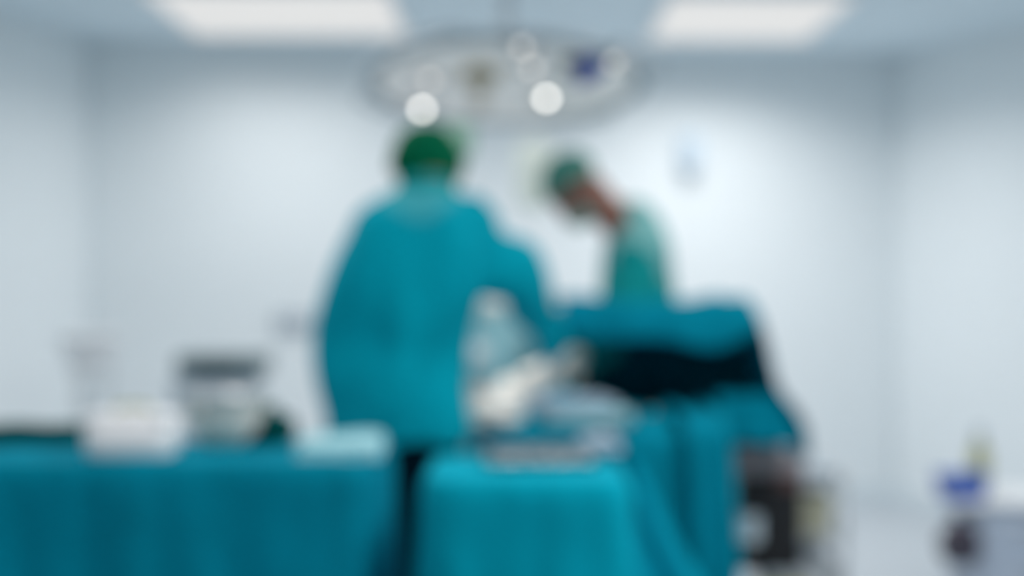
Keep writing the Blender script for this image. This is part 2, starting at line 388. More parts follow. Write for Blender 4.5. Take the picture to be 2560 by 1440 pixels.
def gfold(p):
    # long diagonal pulls from the right shoulder down to the left hem, deepest at the back
    u = (p.x * 1.0 - p.z * .42)
    d = .017 * math.sin(u * 26 + 1.4 * noise.noise(p * 3)) * min(1, max(0, (1.6 - p.z) * 2.2))
    return d + folds(1, .019)(p)
def pale_zone(o, base, pale, c, rad):
    # paler colour within a radius of a point on the upper back
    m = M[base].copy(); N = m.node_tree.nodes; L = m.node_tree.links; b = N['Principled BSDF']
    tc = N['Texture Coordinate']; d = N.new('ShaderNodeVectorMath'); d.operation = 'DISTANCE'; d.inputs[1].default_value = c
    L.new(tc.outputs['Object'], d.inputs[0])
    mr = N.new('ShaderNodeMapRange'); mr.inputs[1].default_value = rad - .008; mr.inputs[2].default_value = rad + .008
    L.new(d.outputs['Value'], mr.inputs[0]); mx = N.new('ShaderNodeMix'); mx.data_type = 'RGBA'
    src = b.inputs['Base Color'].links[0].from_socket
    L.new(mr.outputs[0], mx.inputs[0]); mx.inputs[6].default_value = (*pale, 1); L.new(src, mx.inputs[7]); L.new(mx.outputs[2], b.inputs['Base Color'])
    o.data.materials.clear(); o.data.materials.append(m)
gw = remesh('gown', bm, M['gown'], .0095, A, 5, gfold, label='teal surgical gown, paler at the upper back')
pale_zone(gw, 'gown', (.06, .40, .46), Q(1050, 490, 3.93), .105)
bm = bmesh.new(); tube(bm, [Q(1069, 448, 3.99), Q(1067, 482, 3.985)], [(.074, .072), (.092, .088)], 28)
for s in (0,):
    obj('collar', bm, M['gown2'], A, label='paler teal collar of the gown')
# cap
capc = (-.012, 0, .030)
cut_shell('cap', headA, RA, capc, (.112, .096, .104), M['cap'], A, lambda p: p.z > -.02 + (p.x) * .35 - (.035 if p.x < 0 else 0), .004, .006, label='dark green surgical cap')
bm = bmesh.new(); q0 = headA + RA @ Vector((-.105, 0, .005))
tube(bm, spline([q0, q0 + Vector((-.022, -.02, -.006)), q0 + Vector((-.03, -.03, -.03))], 4), [.012, .012, .011, .010, .009, .008, .007, .006, .005], 10); obj('cap_tie', bm, M['cap'], A)
bm = bmesh.new(); ell(bm, Q(1018, 404, 4.0), (.056, .06, .030), Matrix.Rotation(-.35, 3, 'Y')); obj('cap_pouch', bm, M['cap'], A)
cut_shell('face_mask', headA, RA, (.052, 0, -.045), (.068, .064, .062), M['mask'], A, lambda p: p.x > .055 + abs(p.y) * .1 and p.z < -.005, .003)
hand('glove', wrR, (.25, .55, -.75), (-.75, .35, -.3), M['glove'], A, 1, .65)
hand('glove', wrL, (.75, .25, .55), (.1, .6, -.6), M['glove'], A, -1, .5, 1.2)

# --- colleague in profile behind the raised drape
B = empty('person', (.46, 5.2, 0), label='person in a light teal gown and sage cap, head bowed, behind the raised drape', cat='person')
B0 = Vector(B.location); Qb = lambda px, py, d: P(px, py, d) - B0
headB = Qb(1441, 472, 5.2); RB_ = Matrix.Rotation(math.radians(180 + 8), 3, 'Z') @ Matrix.Rotation(math.radians(56), 3, 'Y')
tb = [(1530, 525, 5.2, .058, .06), (1562, 560, 5.2, .075, .10), (1585, 600, 5.2, .10, .17), (1597, 670, 5.2, .115, .19), (1600, 760, 5.2, .115, .17), (1600, 880, 5.2, .11, .16), (1600, 1000, 5.2, .12, .17)]
bm = bmesh.new(); head_shapes(bm, headB, RB_, 1.05)
stube(bm, [headB + RB_ @ Vector((-.035, 0, -.03)), Qb(1505, 512, 5.2), Qb(1550, 560, 5.2)], [.060, .062, .07], 18)
stube(bm, [Qb(x, y, d) for x, y, d, a, b in tb], [(a, b) for x, y, d, a, b in tb], 24)
sN, eN, wN = Qb(1600, 620, 5.0), Qb(1560, 850, 4.92), Qb(1432, 893, 4.62)
sF, eF, wF = Qb(1590, 620, 5.4), Qb(1530, 850, 5.3), Qb(1452, 925, 4.78)
for s, e, q in ((sN, eN, wN), (sF, eF, wF)): stube(bm, [s, (s + e) / 2, e, (e + q) / 2, q], [.055, .048, .042, .038, .028], 16)
hp = [(.47, 5.1), (.47, 5.3)]
for x, y in hp: leg(bm, Vector((x, y, .86)) - B0, Vector((x - .02, y, .48)) - B0, Vector((x, y, .09)) - B0)
remesh('body', bm, M['skin'], .009, B, 4, label='brown skin of face and neck')
eyes(headB, RB_, B)
for x, y in hp: shoe(B, Vector((x, y, .09)) - B0, math.pi)
bm = bmesh.new()
for x, y in hp: leg(bm, Vector((x, y, .86)) - B0, Vector((x - .02, y, .48)) - B0, Vector((x, y, .11)) - B0, (.1, .08, .068))
remesh('trousers', bm, M['gown2'], .012, B, 3, folds(8, .006))
bm = bmesh.new()
gb = [(1545, 528, 5.2, .055, .06), (1578, 555, 5.2, .085, .12), (1592, 600, 5.2, .115, .20), (1596, 660, 5.2, .128, .215), (1597, 740, 5.2, .140, .20), (1600, 860, 5.2, .135, .19), (1600, 1000, 5.2, .15, .21), (1602, 1250, 5.2, .17, .22), (1602, 1400, 5.2, .175, .23)]
stube(bm, [Qb(x, y, d) for x, y, d, a, b in gb], [(a, b) for x, y, d, a, b in gb], 30)
for s, e, q in ((sN, eN, wN), (sF, eF, wF)): stube(bm, [s, (s + e) / 2, e, (e + q) / 2, q], [.085, .08, .072, .064, .045], 20)
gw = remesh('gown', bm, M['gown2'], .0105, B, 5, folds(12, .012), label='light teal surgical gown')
pale_zone(gw, 'gown2', (.18, .42, .42), Qb(1640, 570, 5.1), .21)
cut_shell('cap', headB, RB_, (-.012, 0, .037), (.110, .089, .104), M['cap2'], B, lambda p: p.z > .040 + p.x * .15 - (.03 if p.x < -.03 else 0), .004, .005, label='sage green surgical cap')
cut_shell('face_mask', headB, RB_, (.052, 0, -.050), (.074, .066, .070), M['mask'], B, lambda p: p.x > .050 + abs(p.y) * .1 and p.z < -.038, .003, label='whitish green face mask')
hand('glove', wN, (-.75, -.2, -.35), (-.2, .3, -.9), M['glove2'], B, 1, .6, 1.3)
hand('glove', wF, (-.7, -.4, -.3), (-.2, -.3, -.9), M['glove2'], B, -1, .6, 1.15)

# ------------------------------------------------------------------ draped tables
def castor_table(name, x0, x1, y0, y1, z, label, cat):
    t = empty(name, ((x0 + x1) / 2, (y0 + y1) / 2, 0), label=label, cat=cat); sx, sy = x1 - x0, y1 - y0
    bm = bmesh.new(); box(bm, (0, 0, z - .03), (sx, sy, .03)); obj('tabletop', bm, M['steel'], t, smooth=False, bevel=.008)
    for a in (-1, 1):
        for b in (-1, 1):
            px, py = a * (sx / 2 - .05), b * (sy / 2 - .05)
            bm = bmesh.new(); tube(bm, [(px, py, .08), (px, py, z - .044)], .014, 12); l = obj('leg', bm, M['steel'], t)
            bm = bmesh.new(); tube(bm, [(px - .012, py, .04), (px + .012, py, .04)], .039, 20); obj('castor', bm, M['rubber'], l)
    return t
def drape(name, x0, x1, y0, y1, z, zb, seed, mtl, label, cat, amp=.02, nf=11, cr=.05, ztop=None, spread=.05, hem=None, top_w=.004):
    """cloth over a rectangular table: wrinkled top, rounded edge, folded skirt"""
    cx, cy, hx, hy = (x0 + x1) / 2, (y0 + y1) / 2, (x1 - x0) / 2, (y1 - y0) / 2
    N = 360; rnd = random.Random(seed)
    per = []
    segs = [((hx, -hy + cr), (hx, hy - cr)), ((hx - cr, hy), (-hx + cr, hy)), ((-hx, hy - cr), (-hx, -hy + cr)), ((-hx + cr, -hy), (hx - cr, -hy))]
    cc = [(hx - cr, hy - cr, 0), (-hx + cr, hy - cr, 90), (-hx + cr, -hy + cr, 180), (hx - cr, -hy + cr, 270)]
    poly = []
    for s, c in zip(segs, cc):
        (ax, ay), (bx, by) = s; n = max(2, int(math.hypot(bx - ax, by - ay) / .012))
        for i in range(n): poly.append((ax + (bx - ax) * i / n, ay + (by - ay) * i / n))
        for i in range(10):
            a = math.radians(c[2] + 90 * i / 10); poly.append((c[0] + cr * math.cos(a), c[1] + cr * math.sin(a)))
    Np = len(poly); nr = []
    for i in range(Np):
        a, b = poly[i - 1], poly[(i + 1) % Np]; t = Vector((b[0] - a[0], b[1] - a[1])).normalized(); nr.append((t.y, -t.x))
    ph = rnd.random() * 9; cum = [0]
    for i in range(1, Np): cum.append(cum[-1] + math.dist(poly[i], poly[i - 1]))
    tot = cum[-1]
    bm = bmesh.new(); rings = []; zt = ztop or (lambda x, y: 0)
    for t in [i / 16 for i in range(1, 17)]:
        ring = []
        for (x, y) in poly:
            X, Y = x * t, y * t
            ring.append(bm.verts.new((X, Y, z + zt(cx + X, cy + Y) + top_w * noise.noise(Vector((X * 9 + seed, Y * 9, 0))) * min(1, (1 - t) * 6 + .3))))
        rings.append(ring)
    H = z - zb; rows = 30
    for j in range(1, rows + 1):
        v = j / rows; ring = []
        for i, (x, y) in enumerate(poly):
            s = cum[i]; k = 2 * math.pi * round(nf * tot / 2.4) / tot
            fold = math.sin(k * s + ph + 1.6 * math.sin(2 * math.pi * s / tot * 3 + ph) + .6 * v) + .5 * math.sin(2.0 * k * s + 2 * ph)
            a = amp * (v ** .7) * fold * (.55 + .45 * noise.noise(Vector((s * 2.3 + seed, 0, 0)))) + .006 * noise.noise(Vector((s * 20, v * 5, seed)))
            e = .012 * min(1, v * 12) + spread * v
            ox, oy = nr[i]; q = zt(cx + x, cy + y)
            zz = z + q - (H + q - (hem(cx + x, cy + y) if hem else 0)) * (v ** 1.25 if v < .2 else v) if True else 0
            ring.append(bm.verts.new((x + ox * (e + a), y + oy * (e + a), zz)))
        rings.append(ring)
    c = bm.verts.new((0, 0, z + zt(cx, cy)))
    for i in range(Np): bm.faces.new((c, rings[0][i], rings[0][(i + 1) % Np]))
    for a, b in zip(rings, rings[1:]):
        for i in range(Np):
            j = (i + 1) % Np; bm.faces.new((a[i], a[j], b[j], b[i]))
    return obj(name, bm, mtl, loc=(cx, cy, 0), solid=.003, label=label, cat=cat)

castor_table('instrument_table', -1.92, -.31, 2.96, 3.36, .895, 'steel instrument table on castors hidden beneath the long teal drape at left', 'table')
drape('surgical_drape', -1.94, -.298, 2.94, 3.38, .90, .22, 5, M['teal'], 'teal drape over the long instrument table at lower left', 'drape', amp=.028, nf=8, spread=.02)
castor_table('mayo_stand', -.165, .205, 2.90, 3.24, .87, 'small steel instrument stand hidden beneath the teal drape at bottom centre', 'table')
drape('surgical_drape', -.172, .225, 2.86, 3.27, .875, .30, 11, M['teal2'], 'teal drape over the small square stand at bottom centre', 'drape', amp=.020, nf=9, spread=.035)

# --- operating table, patient and drape
ot = empty('operating_table', (.35, 4.48, 0), label='operating table with a steel column beneath the patient drapes', cat='operating table')
bm = bmesh.new(); box(bm, (0, 0, .645), (.46, .50, .07)); obj('mattress', bm, M['black'], ot, smooth=False, bevel=.02)
bm = bmesh.new(); box(bm, (0, 0, .59), (.44, .48, .035)); obj('table_frame', bm, M['steel'], ot, smooth=False, bevel=.008)
bm = bmesh.new(); box(bm, (.03, 0, .335), (.22, .2, .49)); obj('column', bm, M['steel'], ot, smooth=False, bevel=.02)
bm = bmesh.new(); box(bm, (.03, 0, .05), (.44, .42, .1)); obj('base', bm, M['grey'], ot, smooth=False, bevel=.03)
pt = empty('person', (.045, 4.48, .68), label='patient lying under teal drapes with a small brightly lit patch of skin exposed', cat='person')
bm = bmesh.new(); Rp = Matrix.Rotation(math.pi, 3, 'Z') @ Matrix.Rotation(-math.pi / 2, 3, 'Y')
head_shapes(bm, (.47, 0, .09), Rp, .95)
stube(bm, [(.40, 0, .085), (.33, 0, .085), (.26, 0, .09), (.12, 0, .095), (-.06, 0, .09), (-.07, 0, .095), (-.10, 0, .09)],
      [.055, (.06, .055), (.085, .17), (.095, .165), (.085, .145), (.095, .16), (.07, .14)], 24, side=Vector((0, 0, 1)))
for s in (1, -1):
    leg(bm, (-.02, s * .10, .07), (-.03, s * .12, -.12), (-.02, s * .12, -.45))
    ell(bm, (-.04, s * .12, -.48), (.05, .04, .035))
    stube(bm, [(.26, s * .17, .08), (.08, s * .2, .06), (-.12, s * .2, .05), (-.18, s * .2, .05)], [.05, .042, .035, .03], 14)
pt.scale = (.88, 1, 1)
remesh('body', bm, M['skin2'], .009, pt, 4, label='pale exposed skin')
def mound(x, y):
    left = 1 / (1 + math.exp((x - .24) / .035))
    m = (.035 + .055 * left) * math.exp(-((y - 4.46) / .24) ** 2) * (1 / (1 + math.exp(-(x - .02) / .03))) - .02 * (1 - left)
    m += .012 * math.sin((x * 1.6 - y) * 22) * max(0, min(1, (y - 4.1) * 5)) * (1 if x > .1 else .3)
    return m
drape('surgical_drape', -.09, .63, 4.10, 4.86, .855, .30, 23, M['teal'], 'wrinkled teal drape covering the patient and operating table', 'drape', amp=.026, nf=11, cr=.06, ztop=mound, spread=.03, top_w=.02)

# --- brightly lit swabs at the wound
def crumple(name, c, r, seed, m, label, cat, group=None, rough=.35, f=14):
    bm = bmesh.new(); bmesh.ops.create_icosphere(bm, subdivisions=4, radius=1)
    for v in bm.verts:
        n = v.co.copy(); k = 1 + rough * (noise.noise(n * 2.1 + Vector((seed, 0, 0))) + .5 * noise.noise(n * 5 + Vector((0, seed, 0))))
        v.co = Vector((n.x * r[0], n.y * r[1], n.z * r[2])) * k
        if v.co.z < -r[2] * .7: v.co.z = -r[2] * .7
    return obj(name, bm, m, loc=Vector(c) + Vector((0, 0, r[2] * .7)), label=label, cat=cat, group=group)
g = 'white gauze swabs around the wound'
def top(x, y): return .855 + mound(x, y) + .004
for px, py, d, r, s, lb in ((1215, 1010, 4.30, (.062, .07, .045), 1, 'white gauze swab at the left end of the lit wound'),
                            (1275, 1005, 4.36, (.07, .07, .042), 2, 'large white gauze swab in the middle of the lit wound'),
                            (1335, 965, 4.42, (.055, .06, .05), 3, 'white gauze swab nearest the raised drape'),
                            (1225, 1045, 4.15, (.085, .065, .038), 4, 'flat white gauze swab on the near side of the wound')):
    p = P(px, py, d); crumple('gauze_swab', (p.x, p.y, top(p.x, p.y)), r, s, M['gauze'], lb, 'swab', g)
p = P(1190, 965, 4.4); crumple('gauze_swab', (p.x, p.y, top(p.x, p.y)), (.035, .05, .055), 7, M['skin2'], 'peach stained gauze swab at the left edge of the wound', 'swab', g)
p = P(1275, 965, 4.5); crumple('gauze_swab', (p.x, p.y, top(p.x, p.y)), (.05, .05, .05), 9, M['gauze'], 'white gauze swab at the back of the lit wound', 'swab', g)
# steel retractor left of the site; a white disc stands in for its glint
rt = empty('retractor', P(1185, 950, 4.36), label='shiny steel retractor standing up beside the white swabs', cat='surgical instrument')
bm = bmesh.new(); stube(bm, [(0, 0, -.06), (0, 0, .0), (-.004, 0, .05), (0, .0, .07)], [(.010, .004), (.010, .004), (.012, .005), (.012, .006)], 12); obj('handle', bm, M['steel'], rt)
bm = bmesh.new(); ell(bm, (-.004, -.005, .085), (.048, .014, .048), Matrix.Rotation(-.9, 3, 'X')); obj('glint_disc', bm, M['white'], rt, label='round white disc for the glint of the steel')
# folded towels lying on the patient drape
def towel(name, c, s, rz, m, label, cat='towel', seed=0, h=.02, layers=3):
    t = empty(name, c, rz, label=label, cat=cat)
    for k in range(layers):
        bm = bmesh.new(); sx, sy = s[0] * (1 - .03 * k), s[1] * (1 - .04 * k); n = 26
        g_ = [[bm.verts.new((sx * (i / n - .5), sy * (j / n - .5), 0)) for j in range(n + 1)] for i in range(n + 1)]
        for i in range(n):
            for j in range(n): bm.faces.new((g_[i][j], g_[i + 1][j], g_[i + 1][j + 1], g_[i][j + 1]))
        for v in bm.verts:
            e = min(sx / 2 - abs(v.co.x), sy / 2 - abs(v.co.y)); v.co.z = h / layers * (k + .5) + .006 * noise.noise(Vector((v.co.x * 14 + seed, v.co.y * 14, k))) - .004 * math.exp(-e / .01)
        obj('fold', bm, m, t, solid=h / layers * .9)
    return t
def ontop(px, d, dz=.012): x = (px - 1280) / F * d; return (x, d, top(x, d) + dz)
towel('folded_towel', ontop(1430, 4.22), (.24, .20), .25, M['greyblue'], 'grey-blue folded towel on the patient drape behind the small stand', seed=3, h=.03)
towel('folded_towel', ontop(1470, 4.15), (.26, .12), -.1, M['pale'], 'pale blue folded towel on the near edge of the patient drape', seed=5, h=.03)

# --- raised drape (screen) on its frame
fr = empty('drape_frame', (.45, 4.62, 0), label='steel frame with two posts holding up the raised drape', cat='frame')
for x in (-.30, .10):
    bm = bmesh.new(); tube(bm, [(x, .20, .0), (x, .20, 1.20)], .011, 12); obj('post', bm, M['steel'], fr)
    bm = bmesh.new(); lathe(bm, [(0, 0), (.09, 0), (.09, .012), (.02, .03), (0, .03)], 24, (x, .20, 0)); obj('foot', bm, M['grey'], fr)
bm = bmesh.new(); tube(bm, spline([(-.30, .20, 1.19), (-.30, -.10, 1.205), (.0, -.14, 1.21), (.27, -.12, 1.20), (.30, .06, 1.20), (.24, .20, 1.195), (.10, .20, 1.19), (-.30, .20, 1.185)], 6), .010, 12); obj('crossbar', bm, M['steel'], fr)
bm = bmesh.new(); tube(bm, [(-.66, .33, .0), (-.66, .33, 1.31), (-.655, .325, 1.32), (-.64, .31, 1.32), (-.31, .26, 1.25), (-.30, .20, 1.20)], .010, 12); obj('curtain_rail', bm, M['steel'], fr)
bm = bmesh.new(); lathe(bm, [(0, 0), (.09, 0), (.09, .012), (.02, .03), (0, .03)], 24, (-.66, .33, 0)); obj('foot', bm, M['grey'], fr)
prof = spline([(1402, 742), (1450, 738), (1550, 747), (1680, 752), (1760, 750), (1830, 742), (1862, 742), (1888, 775), (1908, 840), (1925, 900), (1945, 965), (1985, 1020), (2012, 1070), (2020, 1145)], 6)
bm = bmesh.new(); yF, yB = 4.42, 4.92; D0 = 4.45
front = [P(x, y, D0) for x, y in prof]
rows = []; ny = 16
for j in range(ny + 1):
    y = yF + (yB - yF) * j / ny; row = []
    for i, p in enumerate(front):
        sag = -.018 * math.sin(math.pi * j / ny) if p.z > 1.15 else 0
        row.append(bm.verts.new((p.x + .010 * noise.noise(Vector((i * .2, y * 6, 1))) , y, p.z + sag + .007 * noise.noise(Vector((p.x * 9, y * 9, 2))))))
    rows.append(row)
for a, b in zip(rows, rows[1:]):
    for i in range(len(a) - 1): bm.faces.new((a[i], a[i + 1], b[i + 1], b[i]))
hemp = spline([(1402, 812), (1440, 838), (1520, 850), (1600, 846), (1680, 852), (1740, 868), (1790, 872), (1840, 850), (1872, 828), (1900, 836), (1915, 870), (1938, 940), (1978, 1000), (2004, 1060), (2012, 1130)], 6)
nf_ = len(front); last = rows[0]
def hem_at(i):
    t = i / (nf_ - 1) * (len(hemp) - 1); a = int(t); b = min(a + 1, len(hemp) - 1); f = t - a
    # hem is indexed by the x of the top profile
    x = prof[i][0]
    for (x0, y0), (x1, y1) in zip(hemp, hemp[1:]):
        if x0 <= x <= x1: return y0 + (y1 - y0) * (x - x0) / max(x1 - x0, 1e-6)
    return hemp[-1][1]
kmax = max(i for i in range(nf_) if prof[i][0] < 1895 and prof[i][1] < 800)
prev = rows[0][:kmax + 1]; nh = 12
for j in range(1, nh + 1):
    v = j / nh; row = []
    for i in range(kmax + 1):
        p = front[i]; zh = EYE - (hem_at(i) - 720) / F * D0; zz = p.z + (zh - p.z) * v
        row.append(bm.verts.new((p.x, yF - .028 * math.sin(v * 2.2) - .012 * math.sin(p.x * 38) * v, zz)))
    for i in range(kmax): bm.faces.new((prev[i], prev[i + 1], row[i + 1], row[i]))
    prev = row
prev = rows[-1]                                   # rear curtain of the screen, down to the table
for j in range(1, 15):
    v = j / 14; row = [bm.verts.new((p.co.x, yB + .012 * math.sin(p.co.x * 40) * v + .01, p.co.z + (min(.62, p.co.z - .005) - p.co.z) * v)) for p in rows[-1]]
    for i in range(len(row) - 1): bm.faces.new((prev[i], prev[i + 1], row[i + 1], row[i]))
    prev = row
cn = obj('raised_drape', bm, M['teal'], solid=.003, label='teal drape raised like a canopy over the frame, its underside in deep shade', cat='drape')
# near-black sheet painting the shade inside the opening, and the mid teal apron under the right-hand fall
def sheet(name, tl, tr, bl, br, n, m, parent=None, seed=0, amp=.012, f=30, **k):
    bm = bmesh.new(); tl, tr, bl, br = map(Vector, (tl, tr, bl, br)); g_ = []
    for i in range(n + 1):
        u = i / n; g_.append([])
        for j in range(n + 1):
            v = j / n; p = (tl * (1 - u) + tr * u) * (1 - v) + (bl * (1 - u) + br * u) * v
            p.y += amp * (.3 + .7 * v) * math.sin(u * f + seed + v * 1.2) + .01 * noise.noise(Vector((u * 5 + seed, v * 5, 0)))
            g_[-1].append(bm.verts.new(p))
    for i in range(n):
        for j in range(n): bm.faces.new((g_[i][j], g_[i + 1][j], g_[i + 1][j + 1], g_[i][j + 1]))
    return obj(name, bm, m, parent, solid=.003, **k)
sheet('shade_sheet', P(1400, 790, 4.80), P(1835, 790, 4.80), P(1405, 1060, 4.80), P(1915, 1060, 4.80), 40, M['canopy_shade'], cn, 2, .02, 26, label='near-black sheet for the shade under the canopy')
sheet('side_apron', P(1790, 985, 4.47), P(1950, 985, 4.47), P(1800, 1098, 4.44), P(2008, 1120, 4.44), 24, M['teal'], cn, 5, .015, 12)
# long cloth strip hanging down in front
def runner(name, x0, x1, m, **k):
    bm = bmesh.new(); path = spline([(4.55, .885), (4.30, .885), (4.12, .885), (4.045, .865), (4.02, .80), (4.0, .60), (3.98, .32)], 6); g_ = []
    for j, (y, z) in enumerate(path):
        v = j / (len(path) - 1); g_.append([])
        for i in range(21):
            u = i / 20; x = x0 + (x1 - x0) * u + .05 * v * v
            g_[-1].append(bm.verts.new((x, y - .022 * math.sin(u * 9 + v) * v, z + (.012 * math.sin(u * 8) if j < 14 else 0))))
    for a_, b_ in zip(g_, g_[1:]):
        for i in range(20): bm.faces.new((a_[i], a_[i + 1], b_[i + 1], b_[i]))
    return obj(name, bm, m, solid=.003, **k)
runner('hanging_towel', .48, .60, M['teal'], label='long narrow teal cloth hanging down from the right end of the patient drape', cat='drape')
sheet('side_curtain', P(1150, 690, 4.93), P(1400, 735, 4.93), P(1135, 1330, 4.93), P(1410, 1330, 4.93), 30, M['lamplit_teal'], None, 3, .02, 14,
      label='teal cloth lightened as if lamplit, hanging behind the reaching arm, left of the raised drape', cat='drape')  # lamp light on this cloth is put into its pale colour
Lp = spline([(.185, 3.12, .880), (.187, 3.20, .884), (.185, 3.29, .884), (.215, 3.325, .84), (.235, 3.32, .72), (.29, 3.27, .55), (.36, 3.24, .34)], 5)
Rp = spline([(.218, 3.12, .880), (.224, 3.20, .884), (.262, 3.30, .888), (.305, 3.35, .84), (.36, 3.34, .72), (.46, 3.29, .55), (.60, 3.26, .34)], 5)
bm = bmesh.new(); g_ = []
for j, (p, q) in enumerate(zip(Lp, Rp)):
    v = j / (len(Lp) - 1)
    g_.append([bm.verts.new(Vector(p).lerp(Vector(q), i / 24) + Vector((0, -.03 * math.sin(i / 24 * 10 + v) * max(0, v - .3), .006 * math.sin(i * .8) * (v < .4)))) for i in range(25)])
for a_, b_ in zip(g_, g_[1:]):
    for i in range(24): bm.faces.new((a_[i], a_[i + 1], b_[i + 1], b_[i]))
obj('hanging_towel', bm, M['teal'], solid=.003, label='teal cloth falling diagonally to the right of the small draped stand', cat='drape')

# ------------------------------------------------------------------ things on the long table
TZ = .902
def container(c, s, label):
    t = empty('storage_container', c, .03, label=label, cat='container')
    bm = bmesh.new(); sx, sy, h = s; ring = []
    for z, k in ((0, .90), (.006, .93), (h * .86, .99), (h * .86, .96), (.01, .89)):
        n = 48; rr = []
        for i in range(n):
            a = 2 * math.pi * i / n; ca, sa = math.cos(a), math.sin(a); e = .35
            rr.append(bm.verts.new((sx / 2 * k * math.copysign(abs(ca) ** e, ca), sy / 2 * k * math.copysign(abs(sa) ** e, sa), z)))
        ring.append(rr)
    bm.faces.new(ring[0]); bm.faces.new(ring[-1])
    for a, b in zip(ring, ring[1:]):
        for i in range(48): bm.faces.new((a[i], a[(i + 1) % 48], b[(i + 1) % 48], b[i]))
    obj('tub', bm, M['white'], t)
    bm = bmesh.new(); box(bm, (0, 0, h * .90), (sx * .99, sy * .99, h * .1)); box(bm, (0, 0, h * .97), (sx * .8, sy * .7, h * .06)); obj('lid', bm, M['white'], t, smooth=False, bevel=.008)
    bm = bmesh.new(); tube(bm, spline([(-.03, 0, h * .98), (-.03, 0, h * 1.12), (.03, 0, h * 1.12), (.03, 0, h * .98)], 6), .005, 10); obj('lid_handle', bm, M['yellow'], t, label='yellow lid handle')
container((-.815, 3.06, TZ), (.195, .16, .092), 'white lidded plastic container on the long teal table, at left')
bl = empty('bowl', (-.655, 3.25, TZ), label='deep beige enamel bowl with a steel rim beside the dark green cloth', cat='bowl')
bm = bmesh.new(); lathe(bm, [(0, .004), (.045, .0), (.05, .004), (.075, .03), (.090, .07), (.095, .108), (.100, .110), (.100, .114), (.092, .112), (.086, .07), (.07, .034), (.045, .010), (0, .008)], 48); obj('basin', bm, M['bowl_enamel'], bl)
bm = bmesh.new(); lathe(bm, [(.090, .078), (.095, .108), (.101, .112), (.101, .118), (.092, .116), (.087, .08)], 48); obj('rim', bm, M['steel'], bl)
def bundle(c, r, seed, m, label):
    return crumple('cloth_bundle', c, r, seed, m, label, 'cloth', None, .5)
bundle((-.565, 3.28, TZ), (.055, .045, .045), 4, M['dgreen'], 'crumpled dark green cloth heaped to the right of the beige bowl')
towel('folded_cloth', (-1.20, 3.30, TZ), (.42, .12), .0, M['dgreen'], 'dark teal folded cloth at the back left edge of the long table', 'cloth', 8, .042, 3)
towel('folded_towel', (-.375, 3.14, TZ), (.18, .30), .05, M['pale'], 'pale blue folded towel on the right end of the long teal table', seed=6, h=.026)

# ------------------------------------------------------------------ instruments on the small stand
tr = empty('instrument_tray', (.06, 3.13, .882), .05, label='shallow steel tray on the small draped stand', cat='tray')
bm = bmesh.new(); box(bm, (0, 0, .003), (.23, .16, .004)); obj('tray_base', bm, M['steel'], tr, smooth=False)
bm = bmesh.new(); r_ = [(-.115, -.08), (.115, -.08), (.115, .08), (-.115, .08)]
for a, b in zip(r_, r_[1:] + r_[:1]):
    c = ((a[0] + b[0]) / 2, (a[1] + b[1]) / 2, .012); box(bm, c, (abs(b[0] - a[0]) + .004, abs(b[1] - a[1]) + .004, .022))
obj('tray_wall', bm, M['steel'], tr, smooth=False)
def forceps(loc, rz, label, ln=.16):
    t = empty('forceps', loc, rz, label=label, cat='surgical instrument', group='forceps on the tray')
    for s in (1, -1):
        bm = bmesh.new(); tube(bm, spline([(-ln / 2, s * .018, .005), (-.01, s * .006, .006), (.0, 0, .006), (ln * .5, -s * .003, .005)], 5), [.0035] * 16, 8)
        for i in range(16): pass
        a = obj('shank', bm, M['steel'], t)
        bm = bmesh.new(); tube(bm, [(-ln / 2 - .014 + .016 * math.cos(q * math.pi / 8), s * .018 + .014 * math.sin(q * math.pi / 8), .005) for q in range(17)], .003, 8); obj('finger_ring', bm, M['steel'], a)
    bm = bmesh.new(); lathe(bm, [(0, .0), (.005, 0), (.005, .012), (0, .012)], 12); obj('pivot', bm, M['steel'], t)
    return t
for k in range(4):
    forceps((.0 + .045 * k, 3.12 + .01 * (k % 2), .8875), 1.35 + .08 * k, ['leftmost steel forceps lying in the tray', 'second steel forceps from the left in the tray', 'third steel forceps from the left in the tray', 'rightmost steel forceps lying in the tray'][k])
crumple('cloth_bundle', (.195, 3.215, .886), (.05, .040, .025), 6, M['greyblue'], 'small grey-blue crumpled cloth right of the steel tray', 'cloth', None, .4)

# ------------------------------------------------------------------ equipment behind
def castors(par, pts, r=.035):
    for x, y in pts:
        bm = bmesh.new(); tube(bm, [(x - .012, y, r), (x + .012, y, r)], r, 18); box(bm, (x, y, r + .02), (.03, .04, .03)); obj('castor', bm, M['rubber'], par)
# monitor cart behind the long table
ec = empty('equipment_cart', (-1.26, 6.1, 0), label='grey equipment cart with a dark flat top panel behind the long table', cat='cart')
bm = bmesh.new(); box(bm, (0, 0, .48), (.32, .36, .80)); obj('cabinet', bm, M['grey'], ec, smooth=False, bevel=.015)
for k in range(3):
    bm = bmesh.new(); box(bm, (0, -.186, .22 + .22 * k), (.28, .014, .19)); d = obj('drawer', bm, M['lilac'], ec, smooth=False, bevel=.006)
    bm = bmesh.new(); tube(bm, [(-.06, -.205, .25 + .22 * k), (.06, -.205, .25 + .22 * k)], .006, 10); obj('drawer_handle', bm, M['steel'], d)
bm = bmesh.new(); box(bm, (.03, 0, .935), (.36, .30, .085)); obj('monitor_unit', bm, M['slate'], ec, smooth=False, bevel=.01, label='dark flat unit on the cart top')
bm = bmesh.new(); box(bm, (.02, -.155, .935), (.2, .006, .05)); obj('display', bm, M['dgrey'], ec, smooth=False)
castors(ec, [(-.12, -.14), (.12, -.14), (-.12, .14), (.12, .14)])
